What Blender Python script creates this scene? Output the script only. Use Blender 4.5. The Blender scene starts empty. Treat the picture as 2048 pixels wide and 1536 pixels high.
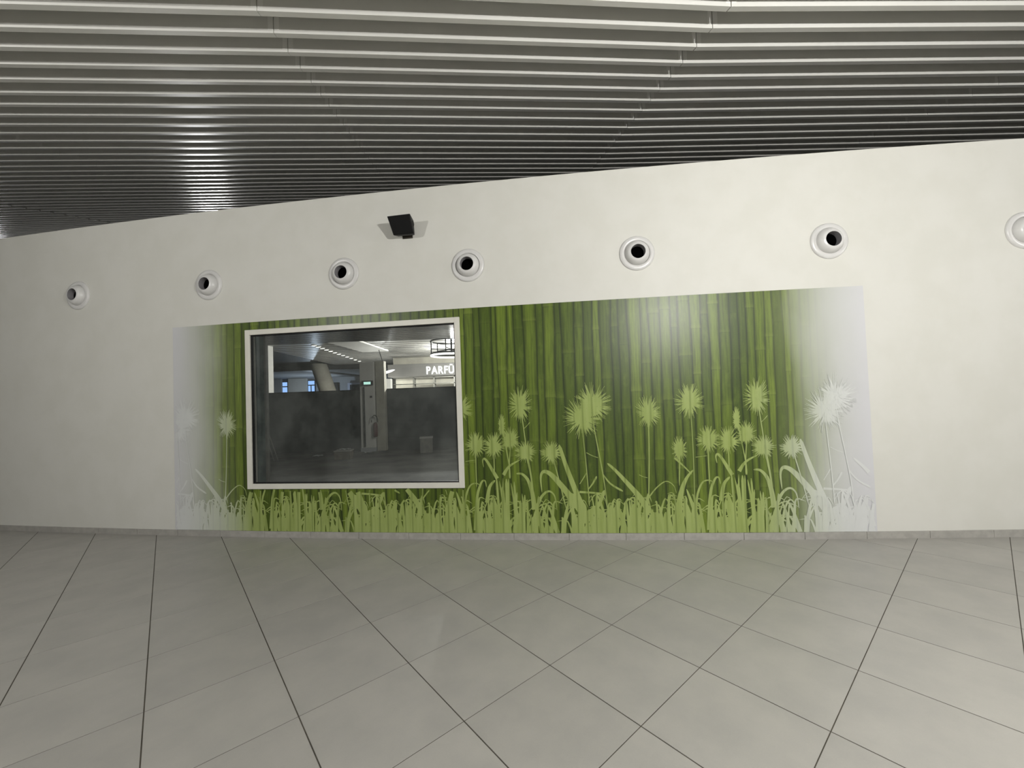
import bpy, bmesh, math, random
from mathutils import Vector, Matrix

# ------------------------------------------------------------------ camera
SC = bpy.context.scene
COL = SC.collection
FPX, PITCH, ROLL, CAMH = 814.04, 0.02716, -0.03592, 1.587
def cam_rows():
    cp, sp, cr, sr = math.cos(PITCH), math.sin(PITCH), math.cos(ROLL), math.sin(ROLL)
    base = Matrix(((1,0,0),(0,0,-1),(0,1,0)))
    rx = Matrix(((1,0,0),(0,cp,sp),(0,-sp,cp)))
    rr = Matrix(((cr,-sr,0),(sr,cr,0),(0,0,1)))
    return rr @ rx @ base
RC = cam_rows()
cam = bpy.data.cameras.new('camera'); camo = bpy.data.objects.new('camera', cam); COL.objects.link(camo)
cam.sensor_width = 36.0; cam.lens = FPX/2048*36.0; cam.clip_start = 0.02; cam.clip_end = 300
r0, r1, r2 = RC[0], RC[1], RC[2]
camo.matrix_world = Matrix(((r0[0],-r1[0],-r2[0],0),(r0[1],-r1[1],-r2[1],0),(r0[2],-r1[2],-r2[2],CAMH),(0,0,0,1)))
SC.camera = camo

# ------------------------------------------------------------------ light
SC.view_settings.view_transform = 'Standard'
SC.view_settings.look = 'None'
SC.view_settings.gamma = 1.0
SC.view_settings.use_curve_mapping = False
SC.view_settings.exposure = 0.0
world = bpy.data.worlds.new('world'); SC.world = world; world.use_nodes = True
world.node_tree.nodes['Background'].inputs[0].default_value = (0.9,0.95,1.0,1)
world.node_tree.nodes['Background'].inputs[1].default_value = 0.004

def lamp(name, kind, loc, energy, size, color=(1,0.97,0.9), target=None, size_y=None):
    l = bpy.data.lights.new(name, kind); l.energy = energy; l.color = color
    if kind == 'POINT': l.shadow_soft_size = size
    else:
        l.shape = 'RECTANGLE'; l.size = size; l.size_y = size_y or size
    o = bpy.data.objects.new(name, l); COL.objects.link(o); o.location = loc
    if target is not None:
        o.rotation_euler = (Vector(target)-Vector(loc)).to_track_quat('-Z','Y').to_euler()
    return o
WARM = (1,0.985,0.955)
lamp('pendant_light', 'POINT', (2.55,-0.3,3.25), 690, 0.07, WARM)            # lamps of the row behind and above the viewer
lamp('pendant_light', 'POINT', (-5.2,-0.3,3.60), 375, 0.07, WARM)
lamp('pendant_light', 'POINT', (8.9,-0.3,3.25), 400, 0.07, WARM)
lamp('rear_fill', 'AREA', (3,-11,3.0), 80, 14, (0.97,0.98,1.0), (2,4,1.5), 1.6)   # added soft ambient fill from behind the viewer
lamp('unseen_hall_light', 'AREA', (-14.5,21,7.4), 420, 0.9, (1,1,1), (-7,9.5,6.4), 1.6)   # added unseen lamp beyond the wall, for the streak on the baffles
lamp('unseen_hall_light', 'AREA', (-26.5,21,8.1), 130, 1.2, (0.95,0.95,1), (-15,12,7.1), 1.6)  # second added unseen lamp, for the bright spot at far left
lamp('hall_fill', 'POINT', (-2.1,15.2,2.95), 800, 0.05, (1,0.98,0.95))  # added fill without a fitting, brightens the slatted ceiling
lamp('hall_fill', 'POINT', (-5.6,17.6,1.5), 160, 0.05, (1,0.98,0.95))  # added fill hidden behind the partition, lights the ceiling from below
lamp('hall_fill', 'POINT', (-13.0,27.0,1.2), 130, 0.05, (0.72,0.84,1))  # added bluish fill for the rear of the hall
lamp('hall_fill', 'POINT', (-0.9,9.6,2.7), 110, 0.05, (1,0.98,0.95))  # added fill under the soffit for column and partition

# ------------------------------------------------------------------ helpers
def lin(c):
    c = c/255.0
    return c/12.92 if c <= 0.04045 else ((c+0.055)/1.055)**2.4
def rgb(r,g,b): return (lin(r),lin(g),lin(b),1)
def rgk(r,g,b): return (0.8*lin(r),0.8*lin(g),0.8*lin(b),1)

def ray(px,py):
    v = Vector(((px-1024)/FPX,(py-768)/FPX,1)); return RC.transposed() @ v
def at(px,py,Y):
    d = ray(px,py); return Vector((0,0,CAMH)) + d*(Y/d.y)

def tag(o, label=None, cat=None, group=None, kind=None):
    if label: o['label'] = label
    if cat: o['category'] = cat
    if group: o['group'] = group
    if kind: o['kind'] = kind
    return o
def obj(name, me, mat=None, parent=None):
    o = bpy.data.objects.new(name, me); COL.objects.link(o)
    if mat is not None and len(me.materials) == 0: me.materials.append(mat)
    if parent is not None: o.parent = parent
    return o
def empty(name, loc=(0,0,0), rz=0):
    o = bpy.data.objects.new(name, None); COL.objects.link(o); o.location = loc; o.rotation_euler = (0,0,rz); return o
def mesh(name, verts, faces, smooth=False):
    me = bpy.data.meshes.new(name); me.from_pydata([tuple(v) for v in verts], [], faces); me.update()
    if smooth:
        for p in me.polygons: p.use_smooth = True
    return me
def fixn(me):
    bm = bmesh.new(); bm.from_mesh(me); bmesh.ops.recalc_face_normals(bm, faces=bm.faces); bm.to_mesh(me); bm.free(); me.update(); return me
HEX = [(0,3,2,1),(4,5,6,7),(0,1,5,4),(1,2,6,5),(2,3,7,6),(3,0,4,7)]
def hexa(name, p): return fixn(mesh(name, p, HEX))           # 8 corners: bottom loop, then top loop
def boxme(name, x0,x1,y0,y1,z0,z1, bevel=0):
    me = hexa(name, [(x0,y0,z0),(x1,y0,z0),(x1,y1,z0),(x0,y1,z0),(x0,y0,z1),(x1,y0,z1),(x1,y1,z1),(x0,y1,z1)])
    if bevel: bev(me, bevel)
    return me
def bev(me, w, seg=1):
    bm = bmesh.new(); bm.from_mesh(me)
    bmesh.ops.bevel(bm, geom=bm.edges[:], offset=w, segments=seg, affect='EDGES', profile=0.5)
    bm.to_mesh(me); bm.free(); me.update(); return me
def lathe(name, prof, n=40, closed=False):
    """profile of (radius, height) turned about local Z"""
    v, f = [], []
    for r,z in prof:
        for i in range(n):
            a = 2*math.pi*i/n; v.append((r*math.cos(a), r*math.sin(a), z))
    for j in range(len(prof)-1):
        for i in range(n):
            f.append((j*n+i, j*n+(i+1)%n, (j+1)*n+(i+1)%n, (j+1)*n+i))
    if closed:
        f.append(tuple(range(n-1,-1,-1))); f.append(tuple((len(prof)-1)*n+i for i in range(n)))
    me = fixn(mesh(name, v, f, True)); return me
def tube(name, pts, r, n=10):
    v, f = [], []
    pts = [Vector(p) for p in pts]
    for i,p in enumerate(pts):
        t = (pts[min(i+1,len(pts)-1)]-pts[max(i-1,0)]).normalized()
        up = Vector((0,0,1)) if abs(t.z) < 0.95 else Vector((1,0,0))
        a = t.cross(up).normalized(); b = t.cross(a)
        for k in range(n):
            an = 2*math.pi*k/n; v.append(p + a*r*math.cos(an) + b*r*math.sin(an))
    for i in range(len(pts)-1):
        for k in range(n): f.append((i*n+k, i*n+(k+1)%n, (i+1)*n+(k+1)%n, (i+1)*n+k))
    f.append(tuple(range(n))); f.append(tuple((len(pts)-1)*n+k for k in range(n)))
    return fixn(mesh(name, v, f, True))

# ------------------------------------------------------------------ materials
def base_mat(name, col, rough=0.5, spec=0.5, metal=0.0):
    m = bpy.data.materials.new(name); m.use_nodes = True
    b = m.node_tree.nodes['Principled BSDF']
    b.inputs['Base Color'].default_value = col; b.inputs['Roughness'].default_value = rough
    b.inputs['Specular IOR Level'].default_value = spec; b.inputs['Metallic'].default_value = metal
    return m
class NT:
    def __init__(s, m): s.t = m.node_tree; s.b = s.t.nodes['Principled BSDF']
    def n(s, k, **kw):
        o = s.t.nodes.new(k)
        for a,v in kw.items(): setattr(o,a,v)
        return o
    def l(s, a, b): s.t.links.new(a,b)
    def val(s, sock, v):
        if hasattr(v,'is_output'): s.l(v, sock)
        else: sock.default_value = v
    def math(s, op, a, b=0.0, c=None):
        o = s.n('ShaderNodeMath', operation=op); s.val(o.inputs[0],a); s.val(o.inputs[1],b)
        if c is not None: s.val(o.inputs[2],c)
        return o.outputs[0]
    def mix(s, f, a, b, mode='MIX'):
        o = s.n('ShaderNodeMix', data_type='RGBA', blend_type=mode)
        s.val(o.inputs[0],f); s.val(o.inputs[6],a); s.val(o.inputs[7],b); return o.outputs[2]
    def smooth(s, x, a, b):
        o = s.n('ShaderNodeMapRange', interpolation_type='SMOOTHSTEP'); s.val(o.inputs[0],x)
        o.inputs[1].default_value = a; o.inputs[2].default_value = b; o.inputs[3].default_value = 0; o.inputs[4].default_value = 1
        return o.outputs[0]
    def coord(s, kind='Object', scale=(1,1,1)):
        c = s.n('ShaderNodeTexCoord'); m = s.n('ShaderNodeMapping'); m.inputs['Scale'].default_value = scale
        s.l(c.outputs[kind], m.inputs[0]); return m.outputs[0]
    def noise(s, vec, scale, detail=3, rough=0.55):
        o = s.n('ShaderNodeTexNoise'); s.l(vec, o.inputs['Vector']); o.inputs['Scale'].default_value = scale
        o.inputs['Detail'].default_value = detail; o.inputs['Roughness'].default_value = rough; return o.outputs['Fac']
    def bump(s, h, strength, dist=0.01):
        o = s.n('ShaderNodeBump'); o.inputs['Strength'].default_value = strength; o.inputs['Distance'].default_value = dist
        s.l(h, o.inputs['Height']); s.l(o.outputs[0], s.b.inputs['Normal'])
def noisy(name, c1, c2, scale, rough=0.5, spec=0.5, bump=0.0, detail=4, rvar=0.0):
    m = base_mat(name, c1, rough, spec); t = NT(m)
    f = t.noise(t.coord('Object'), scale, detail)
    f2 = t.smooth(f, 0.3, 0.7)
    t.l(t.mix(f2, c1, c2), t.b.inputs['Base Color'])
    if rvar: t.l(t.math('MULTIPLY_ADD', f, rvar, rough-rvar/2), t.b.inputs['Roughness'])
    if bump: t.bump(f, bump)
    return m
M = {}
M['wall'] = noisy('wall_paint', rgk(234,233,225), rgk(230,229,220), 3.0, 0.55, 0.3)
M['grout'] = noisy('grout', rgb(88,84,76), rgb(72,69,62), 9.0, 0.9, 0.1)
def tile_mat():
    m = base_mat('porcelain_tile', rgk(178,175,166), 0.36, 0.45); t = NT(m)
    info = t.n('ShaderNodeObjectInfo')
    co = t.n('ShaderNodeTexCoord'); ad = t.n('ShaderNodeVectorMath', operation='ADD')
    t.l(co.outputs['Object'], ad.inputs[0])
    sc = t.n('ShaderNodeVectorMath', operation='SCALE'); sc.inputs[3].default_value = 30.0
    cmb = t.n('ShaderNodeCombineXYZ'); t.l(info.outputs['Random'], cmb.inputs[0]); t.l(info.outputs['Random'], cmb.inputs[1])
    t.l(cmb.outputs[0], sc.inputs[0]); t.l(sc.outputs[0], ad.inputs[1])
    f = t.noise(ad.outputs[0], 3.2, 5, 0.6); g = t.noise(ad.outputs[0], 160, 2)
    c = t.mix(t.smooth(f,0.25,0.75), rgk(188,185,178), rgk(177,175,169))
    c = t.mix(t.math('MULTIPLY', g, 0.12), c, rgk(120,118,110))
    tone = t.math('MULTIPLY_ADD', info.outputs['Random'], 0.07, 0.955)
    hv = t.n('ShaderNodeHueSaturation'); t.l(c, hv.inputs['Color']); t.l(tone, hv.inputs['Value'])
    t.l(hv.outputs[0], t.b.inputs['Base Color'])
    t.l(t.math('MULTIPLY_ADD', f, 0.12, 0.30), t.b.inputs['Roughness'])
    return m
M['tile'] = tile_mat()
M['skirt'] = noisy('skirting_tile', rgk(186,183,176), rgk(172,170,163), 14.0, 0.45, 0.4)
M['metal_white'] = noisy('baffle_enamel', rgb(236,235,229), rgb(231,230,224), 1.2, 0.27, 0.5)
M['joint_plate'] = base_mat('baffle_joint_plate', rgb(246,245,240), 0.35, 0.5)
M['plenum'] = noisy('ceiling_plenum', rgb(46,45,43), rgb(36,36,35), 2.0, 0.8, 0.2)
M['frame'] = noisy('window_frame_enamel', rgk(240,238,226), rgk(234,232,221), 6.0, 0.4, 0.4)
M['gasket'] = base_mat('rubber_gasket', rgb(14,15,14), 0.6, 0.3)
M['nozzle'] = noisy('nozzle_enamel', rgk(232,231,228), rgk(226,225,222), 8.0, 0.32, 0.5)
M['throat'] = base_mat('nozzle_throat', rgk(150,148,150), 0.55, 0.3)
M['duct_shade'] = base_mat('duct_shade_black', rgb(5,5,5), 0.9, 0.0)  # black stands for the shade inside the duct
M['spk'] = noisy('speaker_plastic', rgb(10,10,10), rgb(14,14,14), 60, 0.5, 0.35)
M['spk_grille'] = noisy('speaker_grille', rgb(6,6,6), rgb(12,12,12), 260, 0.6, 0.25, 0.3)
M['bracket'] = base_mat('bracket_metal', rgb(70,66,58), 0.5, 0.4)
M['jamb'] = noisy('jamb_board', rgb(92,112,108), rgb(58,74,74), 5, 0.4, 0.4)
M['jamb_grey'] = noisy('jamb_profile', rgb(122,120,112), rgb(104,104,98), 9, 0.5, 0.4)

FADE = (-4.42, -3.05, 2.40, 3.76)          # the print runs out to white at both ends
FOIL = rgk(224,224,227)
def fade_socket(t):
    c = t.n('ShaderNodeTexCoord'); s = t.n('ShaderNodeSeparateXYZ'); t.l(c.outputs['Object'], s.inputs[0])
    x = s.outputs[0]
    w = t.noise(t.coord('Object',(1,1,0.5)), 1.6, 3)
    x2 = t.math('MULTIPLY_ADD', w, 0.36, t.math('ADD', x, -0.18))
    a = t.smooth(x2, FADE[0]+0.03, FADE[1]); b = t.smooth(x2, FADE[2], FADE[3])
    return t.math('MULTIPLY', a, t.math('SUBTRACT', 1.0, b)), s.outputs[2]
def bamboo_mat():
    m = base_mat('printed_bamboo_foil', rgk(80,110,20), 0.30, 0.5); t = NT(m)
    a = t.n('ShaderNodeAttribute', attribute_name='stalk'); s = t.n('ShaderNodeSeparateColor'); t.l(a.outputs['Color'], s.inputs[0])
    u, rnd, v = s.outputs[0], s.outputs[1], s.outputs[2]
    e = t.math('ABSOLUTE', t.math('MULTIPLY_ADD', u, 2.0, -1.0))
    lite = t.math('SUBTRACT', 1.0, t.math('POWER', t.math('ABSOLUTE', t.math('SUBTRACT', u, 0.42)), 0.9))
    edge = t.math('POWER', e, 3.6)
    st = t.noise(t.coord('Object',(26,26,1.3)), 2.0, 5, 0.65)
    blot = t.noise(t.coord('Object',(5,5,2.0)), 2.2, 4, 0.6)
    fine = t.noise(t.coord('Object',(1,1,1)), 90, 3)
    c = t.mix(t.smooth(rnd,0.0,1.0), rgk(64,86,8), rgk(120,142,42))
    c = t.mix(t.math('MULTIPLY', t.smooth(st,0.35,0.7), 0.65), c, rgk(42,60,3))
    c = t.mix(t.math('MULTIPLY', t.smooth(blot,0.5,0.8), 0.35), c, rgk(128,150,56))
    c = t.mix(t.math('MULTIPLY', fine, 0.12), c, rgk(150,162,84))
    c = t.mix(t.math('MULTIPLY', edge, 0.95), c, rgk(26,42,2))
    dv = t.math('MINIMUM', v, t.math('SUBTRACT', 1.0, v))
    ring = t.math('SUBTRACT', 1.0, t.smooth(dv, 0.0, 0.014))
    halo = t.math('MULTIPLY', t.math('SUBTRACT', 1.0, t.smooth(v, 0.0, 0.10)), t.math('MULTIPLY', rnd, 0.25))
    c = t.mix(halo, c, rgk(150,166,80)); c = t.mix(t.math('MULTIPLY', ring, t.math('MULTIPLY_ADD', st, 1.0, -0.25)), c, rgk(44,62,8))
    f, z = fade_socket(t)
    c = t.mix(f, rgk(178,188,140), c)
    c = t.mix(t.math('MINIMUM', t.math('MULTIPLY', f, 1.35), 1.0), FOIL, c)
    t.l(c, t.b.inputs['Base Color'])
    t.l(t.math('MULTIPLY_ADD', fine, 0.06, 0.36), t.b.inputs['Roughness'])
    return m
M['bamboo'] = bamboo_mat()
def grass_mat():
    m = base_mat('printed_grass_ink', rgk(165,185,105), 0.33, 0.5); t = NT(m)
    n1 = t.noise(t.coord('Object',(9,9,0.8)), 2.4, 3)
    c = t.mix(t.smooth(n1,0.3,0.7), rgk(172,188,112), rgk(158,175,96))
    wv = t.n('ShaderNodeTexWave', wave_type='BANDS', bands_direction='X', wave_profile='SIN'); t.l(t.coord('Object',(1,0,0.05)), wv.inputs['Vector'])
    wv.inputs['Scale'].default_value = 3.1; wv.inputs['Distortion'].default_value = 3.0; wv.inputs['Detail'].default_value = 1.0
    wv.inputs['Detail Scale'].default_value = 1.3
    c = t.mix(t.math('MULTIPLY', t.math('POWER', wv.outputs['Fac'], 14.0), 0.5), c, rgk(98,118,44))
    f, z = fade_socket(t)
    c = t.mix(t.math('POWER', f, 1.7), rgk(231,233,231), c)
    t.l(c, t.b.inputs['Base Color'])
    return m
M['grass'] = grass_mat()
def glass_mat():
    m = bpy.data.materials.new('dusty_glass'); m.use_nodes = True; t = NT(m)
    tr = t.n('ShaderNodeBsdfTransparent'); tr.inputs[0].default_value = (0.90,0.94,0.92,1)
    gl = t.n('ShaderNodeBsdfGlossy'); gl.inputs['Roughness'].default_value = 0.02
    df = t.n('ShaderNodeBsdfDiffuse'); df.inputs[0].default_value = rgb(170,175,170)
    fr = t.n('ShaderNodeFresnel'); fr.inputs[0].default_value = 1.45
    m1 = t.n('ShaderNodeMixShader'); t.l(fr.outputs[0], m1.inputs[0]); t.l(tr.outputs[0], m1.inputs[1]); t.l(gl.outputs[0], m1.inputs[2])
    a = t.noise(t.coord('Object',(1.2,1.2,0.9)), 1.6, 6, 0.62); b = t.noise(t.coord('Object',(1,1,1)), 45, 3)
    d = t.math('MULTIPLY_ADD', t.smooth(a,0.3,0.75), 0.13, 0.055)
    d = t.math('MULTIPLY', d, t.math('MULTIPLY_ADD', b, 0.5, 0.75))
    m2 = t.n('ShaderNodeMixShader'); t.l(d, m2.inputs[0]); t.l(m1.outputs[0], m2.inputs[1]); t.l(df.outputs[0], m2.inputs[2])
    t.l(m2.outputs[0], t.t.nodes['Material Output'].inputs[0])
    return m
M['glass'] = glass_mat()
def emit(name, col, s):
    m = bpy.data.materials.new(name); m.use_nodes = True; t = NT(m)
    e = t.n('ShaderNodeEmission'); e.inputs[0].default_value = col; e.inputs[1].default_value = s
    t.l(e.outputs[0], t.t.nodes['Material Output'].inputs[0]); return m
M['partition'] = noisy('dark_partition_board', rgb(84,86,84), rgb(64,66,65), 1.1, 0.75, 0.25, 0, 6)
M['hall_floor'] = noisy('dusty_concrete', rgb(96,96,92), rgb(70,70,68), 1.5, 0.8, 0.2, 0, 6)
M['hall_wall'] = noisy('hall_plaster', rgb(176,178,180), rgb(160,162,166), 0.8, 0.7, 0.2)
M['hall_white'] = noisy('hall_white_paint', rgb(222,220,214), rgb(208,206,200), 1.0, 0.6, 0.3)
M['hall_dark'] = noisy('hall_dark_metal', rgb(40,39,40), rgb(30,30,31), 1.0, 0.5, 0.4)
M['hall_slat'] = noisy('hall_slat_enamel', rgb(160,158,152), rgb(148,146,142), 1.0, 0.35, 0.5)
M['concrete_col'] = noisy('column_plaster', rgb(186,182,168), rgb(166,162,150), 2.0, 0.7, 0.2)
M['sky_pane'] = emit('daylit_pane', rgb(150,190,250), 1.25)
M['sign_letter'] = emit('lit_letter', (1,1,0.98,1), 2.6)
M['spot_emit'] = emit('downlight_lens', (1,0.98,0.92,1), 3.0)
M['exit_emit'] = emit('exit_lens', rgb(190,240,226), 1.1)
M['lamp_emit'] = emit('lamp_diffuser', (1,0.99,0.97,1), 2.2)
M['sky_frame'] = base_mat('blue_white_frame', rgb(190,196,214), 0.5, 0.3)
M['fascia'] = noisy('fascia_panel', rgb(112,110,106), rgb(98,97,94), 1.0, 0.6, 0.3)
M['soffit'] = noisy('soffit_enamel', rgb(112,111,106), rgb(102,101,97), 1.0, 0.28, 0.5)
M['card'] = noisy('cardboard', rgb(120,112,98), rgb(100,94,84), 6, 0.8, 0.1)
M['red_steel'] = base_mat('extinguisher_red', rgb(90,40,36), 0.4, 0.5)
M['blade_film'] = noisy('debris_film', rgb(190,192,190), rgb(150,152,150), 20, 0.5, 0.4)

# ------------------------------------------------------------------ the curved wall
def wy(x): return 0.00575722*x*x - 0.11261146*x + 4.51204983
def wslope(x): return 2*0.00575722*x - 0.11261146
def wn(x):                                   # towards the viewer
    v = Vector((wslope(x), -1, 0)); return v.normalized()
def W(x, z, off=0.0):
    n = wn(x); return Vector((x + n.x*off, wy(x) + n.y*off, z))
WT, WH = 0.20, 4.01                          # wall thickness, height
WX0, WX1 = -3.17, -0.61                      # clear window opening
WZ0, WZ1 = 0.60, 2.455
def build_wall():
    xs = sorted(set([round(-13+0.5*i,3) for i in range(47)] + [WX0, WX1])); zs = [0.0, WZ0, WZ1, WH]
    v, f = [], []
    def grid(off, back):
        b = len(v)
        for x in xs:
            for z in zs: v.append(W(x,z,off))
        for i in range(len(xs)-1):
            for j in range(3):
                if j == 1 and xs[i] >= WX0-1e-6 and xs[i+1] <= WX1+1e-6: continue
                q = (b+i*4+j, b+(i+1)*4+j, b+(i+1)*4+j+1, b+i*4+j+1)
                f.append(q if not back else q[::-1])
        return b
    a = grid(0,False); b = grid(-WT,True); n = len(xs)
    for i in range(n-1):
        f.append((a+i*4+3, a+(i+1)*4+3, b+(i+1)*4+3, b+i*4+3)); f.append((a+i*4, b+i*4, b+(i+1)*4, a+(i+1)*4))
    for i in (0,n-1):
        for j in range(3): f.append((a+i*4+j, a+i*4+j+1, b+i*4+j+1, b+i*4+j))
    i0, i1 = xs.index(WX0), xs.index(WX1)
    for i in (i0,i1): f.append((a+i*4+1, a+i*4+2, b+i*4+2, b+i*4+1))
    for i in range(i0,i1):
        for j in (1,2): f.append((a+i*4+j, a+(i+1)*4+j, b+(i+1)*4+j, b+i*4+j))
    return fixn(mesh('wall_front', v, f))
wall = tag(obj('wall_front', build_wall(), M['wall']), kind='structure')

# ------------------------------------------------------------------ floor tiles
YAW, TX, TY, TS = -0.70572, 3.17065, 1.09715, 0.6
cY, sY = math.cos(YAW), math.sin(YAW)
def t2w(i,j):
    a, b = i-TX, j-TY
    return Vector(((cY*a + sY*b)*TS, (-sY*a + cY*b)*TS, 0))
fl = boxme('floor', -16,13,-16,34,-0.12,-0.0016)
floor = tag(obj('floor', fl, M['grout']), kind='structure')
hs, ht = 0.3-0.0030, 0.3-0.0024
def tile_mesh():
    c = 0.0004
    p = [(-hs,-ht,-0.0016),(hs,-ht,-0.0016),(hs,ht,-0.0016),(-hs,ht,-0.0016),
         (-hs,-ht,-c),(hs,-ht,-c),(hs,ht,-c),(-hs,ht,-c),
         (-hs+c,-ht+c,0),(hs-c,-ht+c,0),(hs-c,ht-c,0),(-hs+c,ht-c,0)]
    f = [(0,1,5,4),(1,2,6,5),(2,3,7,6),(3,0,4,7),(4,5,9,8),(5,6,10,9),(6,7,11,10),(7,4,8,11),(8,9,10,11)]
    return fixn(mesh('tile', p, f))
tme = tile_mesh(); tme.materials.append(M['tile'])
spots = []
for i in range(-30,34):
    for j in range(-30,34):
        c = t2w(i+0.5,j+0.5)
        if -13 < c.x < 11 and -6 < c.y < wy(c.x)+0.36: spots.append((i,j,c))
def seen(c):
    d = RC @ (c-Vector((0,0,CAMH)))
    if d.z < 0.5: return 1e6
    px, py = 1024+FPX*d.x/d.z, 768+FPX*d.y/d.z
    return max(abs(px-1024)-1024, py-1536, 0)
spots.sort(key=lambda s: seen(s[2]))
rest_v, rest_f = [], []
for n,(i,j,c) in enumerate(spots):
    if n < 296:
        o = obj('tile', tme, None, floor); o.location = c; o.rotation_euler = (0,0,-YAW)
    else:
        b = len(rest_v); r = Matrix.Rotation(-YAW,3,'Z')
        rest_v += [c + r@v.co for v in tme.vertices]
        rest_f += [tuple(b+k for k in p.vertices) for p in tme.polygons]
tag(obj('tiles', mesh('tiles', rest_v, rest_f), M['tile'], floor), kind='stuff')

# skirting, one 0.6 m piece after another
base = empty('baseboard_front'); tag(base, kind='structure')
x = -12.5 + 0.02; k = 0
joint0 = -3.41
x = joint0 - 0.6*15
random.seed(4)
while x < 9.5:
    x1 = x + 0.6/math.sqrt(1+wslope(x)**2); g = 0.0016; h = 0.071 + random.uniform(-0.0008,0.0008); t = 0.011
    me = hexa('skirting_tile', [W(x+g,-0.002,t),W(x1-g,-0.002,t),W(x1-g,-0.002,0),W(x+g,-0.002,0),W(x+g,h,t),W(x1-g,h,t),W(x1-g,h,0),W(x+g,h,0)])
    obj('skirting_tile', bev(me,0.001), M['skirt'], base); x = x1

# ------------------------------------------------------------------ ceiling of baffles
Z0, SL, PIT = 2.4, 0.26, 0.1215*2.4
def cz(y): return CAMH + Z0 + SL*y
JX = [(-19.0,0),(-11.57,0),(-6.9,-0.008),(-2.0,-0.0285),(2.0,-0.0145),(6.34,0),(10.9,0),(15.5,0)]
DEG = [4.6,5.4,5.4,6.35,2.6,2.2,1.6]
GAP = [0.01,0.09,0.004,0.006,0.006,0.006,0.006,0.006]
def jy():                                     # plan offset of a baffle at each joint, 0 at x = 0
    y = {}; y[4] = 2.0*math.tan(math.radians(DEG[3])); y[3] = -2.0*math.tan(math.radians(DEG[3]))
    for i in (5,6,7): y[i] = y[i-1] + (JX[i][0]-JX[i-1][0])*math.tan(math.radians(DEG[i-1]))
    for i in (2,1,0): y[i] = y[i+1] - (JX[i+1][0]-JX[i][0])*math.tan(math.radians(DEG[i]))
    return y
JY = jy()
BW, BH = 0.066, 0.30
def over_wall(x,y):
    d = Vector((x,y)); lo, hi = 0.0, 1.0     # where the sight line crosses the wall
    if y < wy(x): return True
    for _ in range(30):
        m = (lo+hi)/2
        if y*m < wy(x*m): lo = m
        else: hi = m
    z = CAMH + (cz(y)-CAMH)*hi
    return z > WH - 0.12
plate_v = [(-19.5,-1.0,cz(-1.0)+BH),(16,-1.0,cz(-1.0)+BH),(16,22,cz(22)+BH),(-19.5,22,cz(22)+BH)]
plate_v += [(a,b,c+0.1) for a,b,c in plate_v]
ceiling = tag(obj('ceiling', hexa('ceiling', plate_v), M['plenum']), kind='structure')
back = boxme('ceiling_back', -19.5,16,-16,-1.02,cz(-1.0)+0.02,cz(-1.0)+0.12)
tag(obj('ceiling_back', back, M['hall_white']), kind='structure')
nb = 0
for si in range(7):
    for k in range(-5,60):
        def end(i, side):
            xj, m = JX[i]; xx = xj + m*k + side*GAP[i]/2
            yy = JY[i] + (xx-xj)*math.tan(math.radians(DEG[si])) + (1.46*2.4 + PIT*k)
            return xx, yy
        xa, ya = end(si, +1); xb, yb = end(si+1, -1)
        if not any(over_wall(xa+(xb-xa)*q, ya+(yb-ya)*q) for q in (0,0.25,0.5,0.75,1)): continue
        nrm = Vector((-(yb-ya), xb-xa, 0)).normalized()*BW
        A, B = Vector((xa,ya,cz(ya))), Vector((xb,yb,cz(yb)))
        dz = Vector((0,0,nrm.y*SL)); up = Vector((0,0,BH))
        p = [A, B, B+nrm+dz, A+nrm+dz]; p = p + [q+up for q in p]
        v = [q for q in p]; f = [tuple(h) for h in HEX]; mi = [0]*6
        dirx = (B-A).normalized(); fr = Vector((nrm.x,nrm.y,0)).normalized()*-0.0015
        if k < 12 and si in (2,3,4):         # cover strips beside the joints
            for q0, sg, on in ((A,1,True),(B,-1,True)):
                s0 = q0 + dirx*sg*0.002; s1 = q0 + dirx*sg*0.045
                lo, hi = Vector((0,0,0.03)), Vector((0,0,0.26)); b = len(v)
                v += [s0+lo, s1+lo, s1+lo+fr, s0+lo+fr, s0+hi, s1+hi, s1+hi+fr, s0+hi+fr]
                f += [tuple(b+i for i in h) for h in HEX]; mi += [1]*6
        me = mesh('baffle', v, f); me.materials.append(M['metal_white']); me.materials.append(M['joint_plate'])
        for pl, q in zip(me.polygons, mi): pl.material_index = q
        fixn(me)
        obj('baffle', me, None, ceiling); nb += 1
print('baffles', nb)

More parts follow.
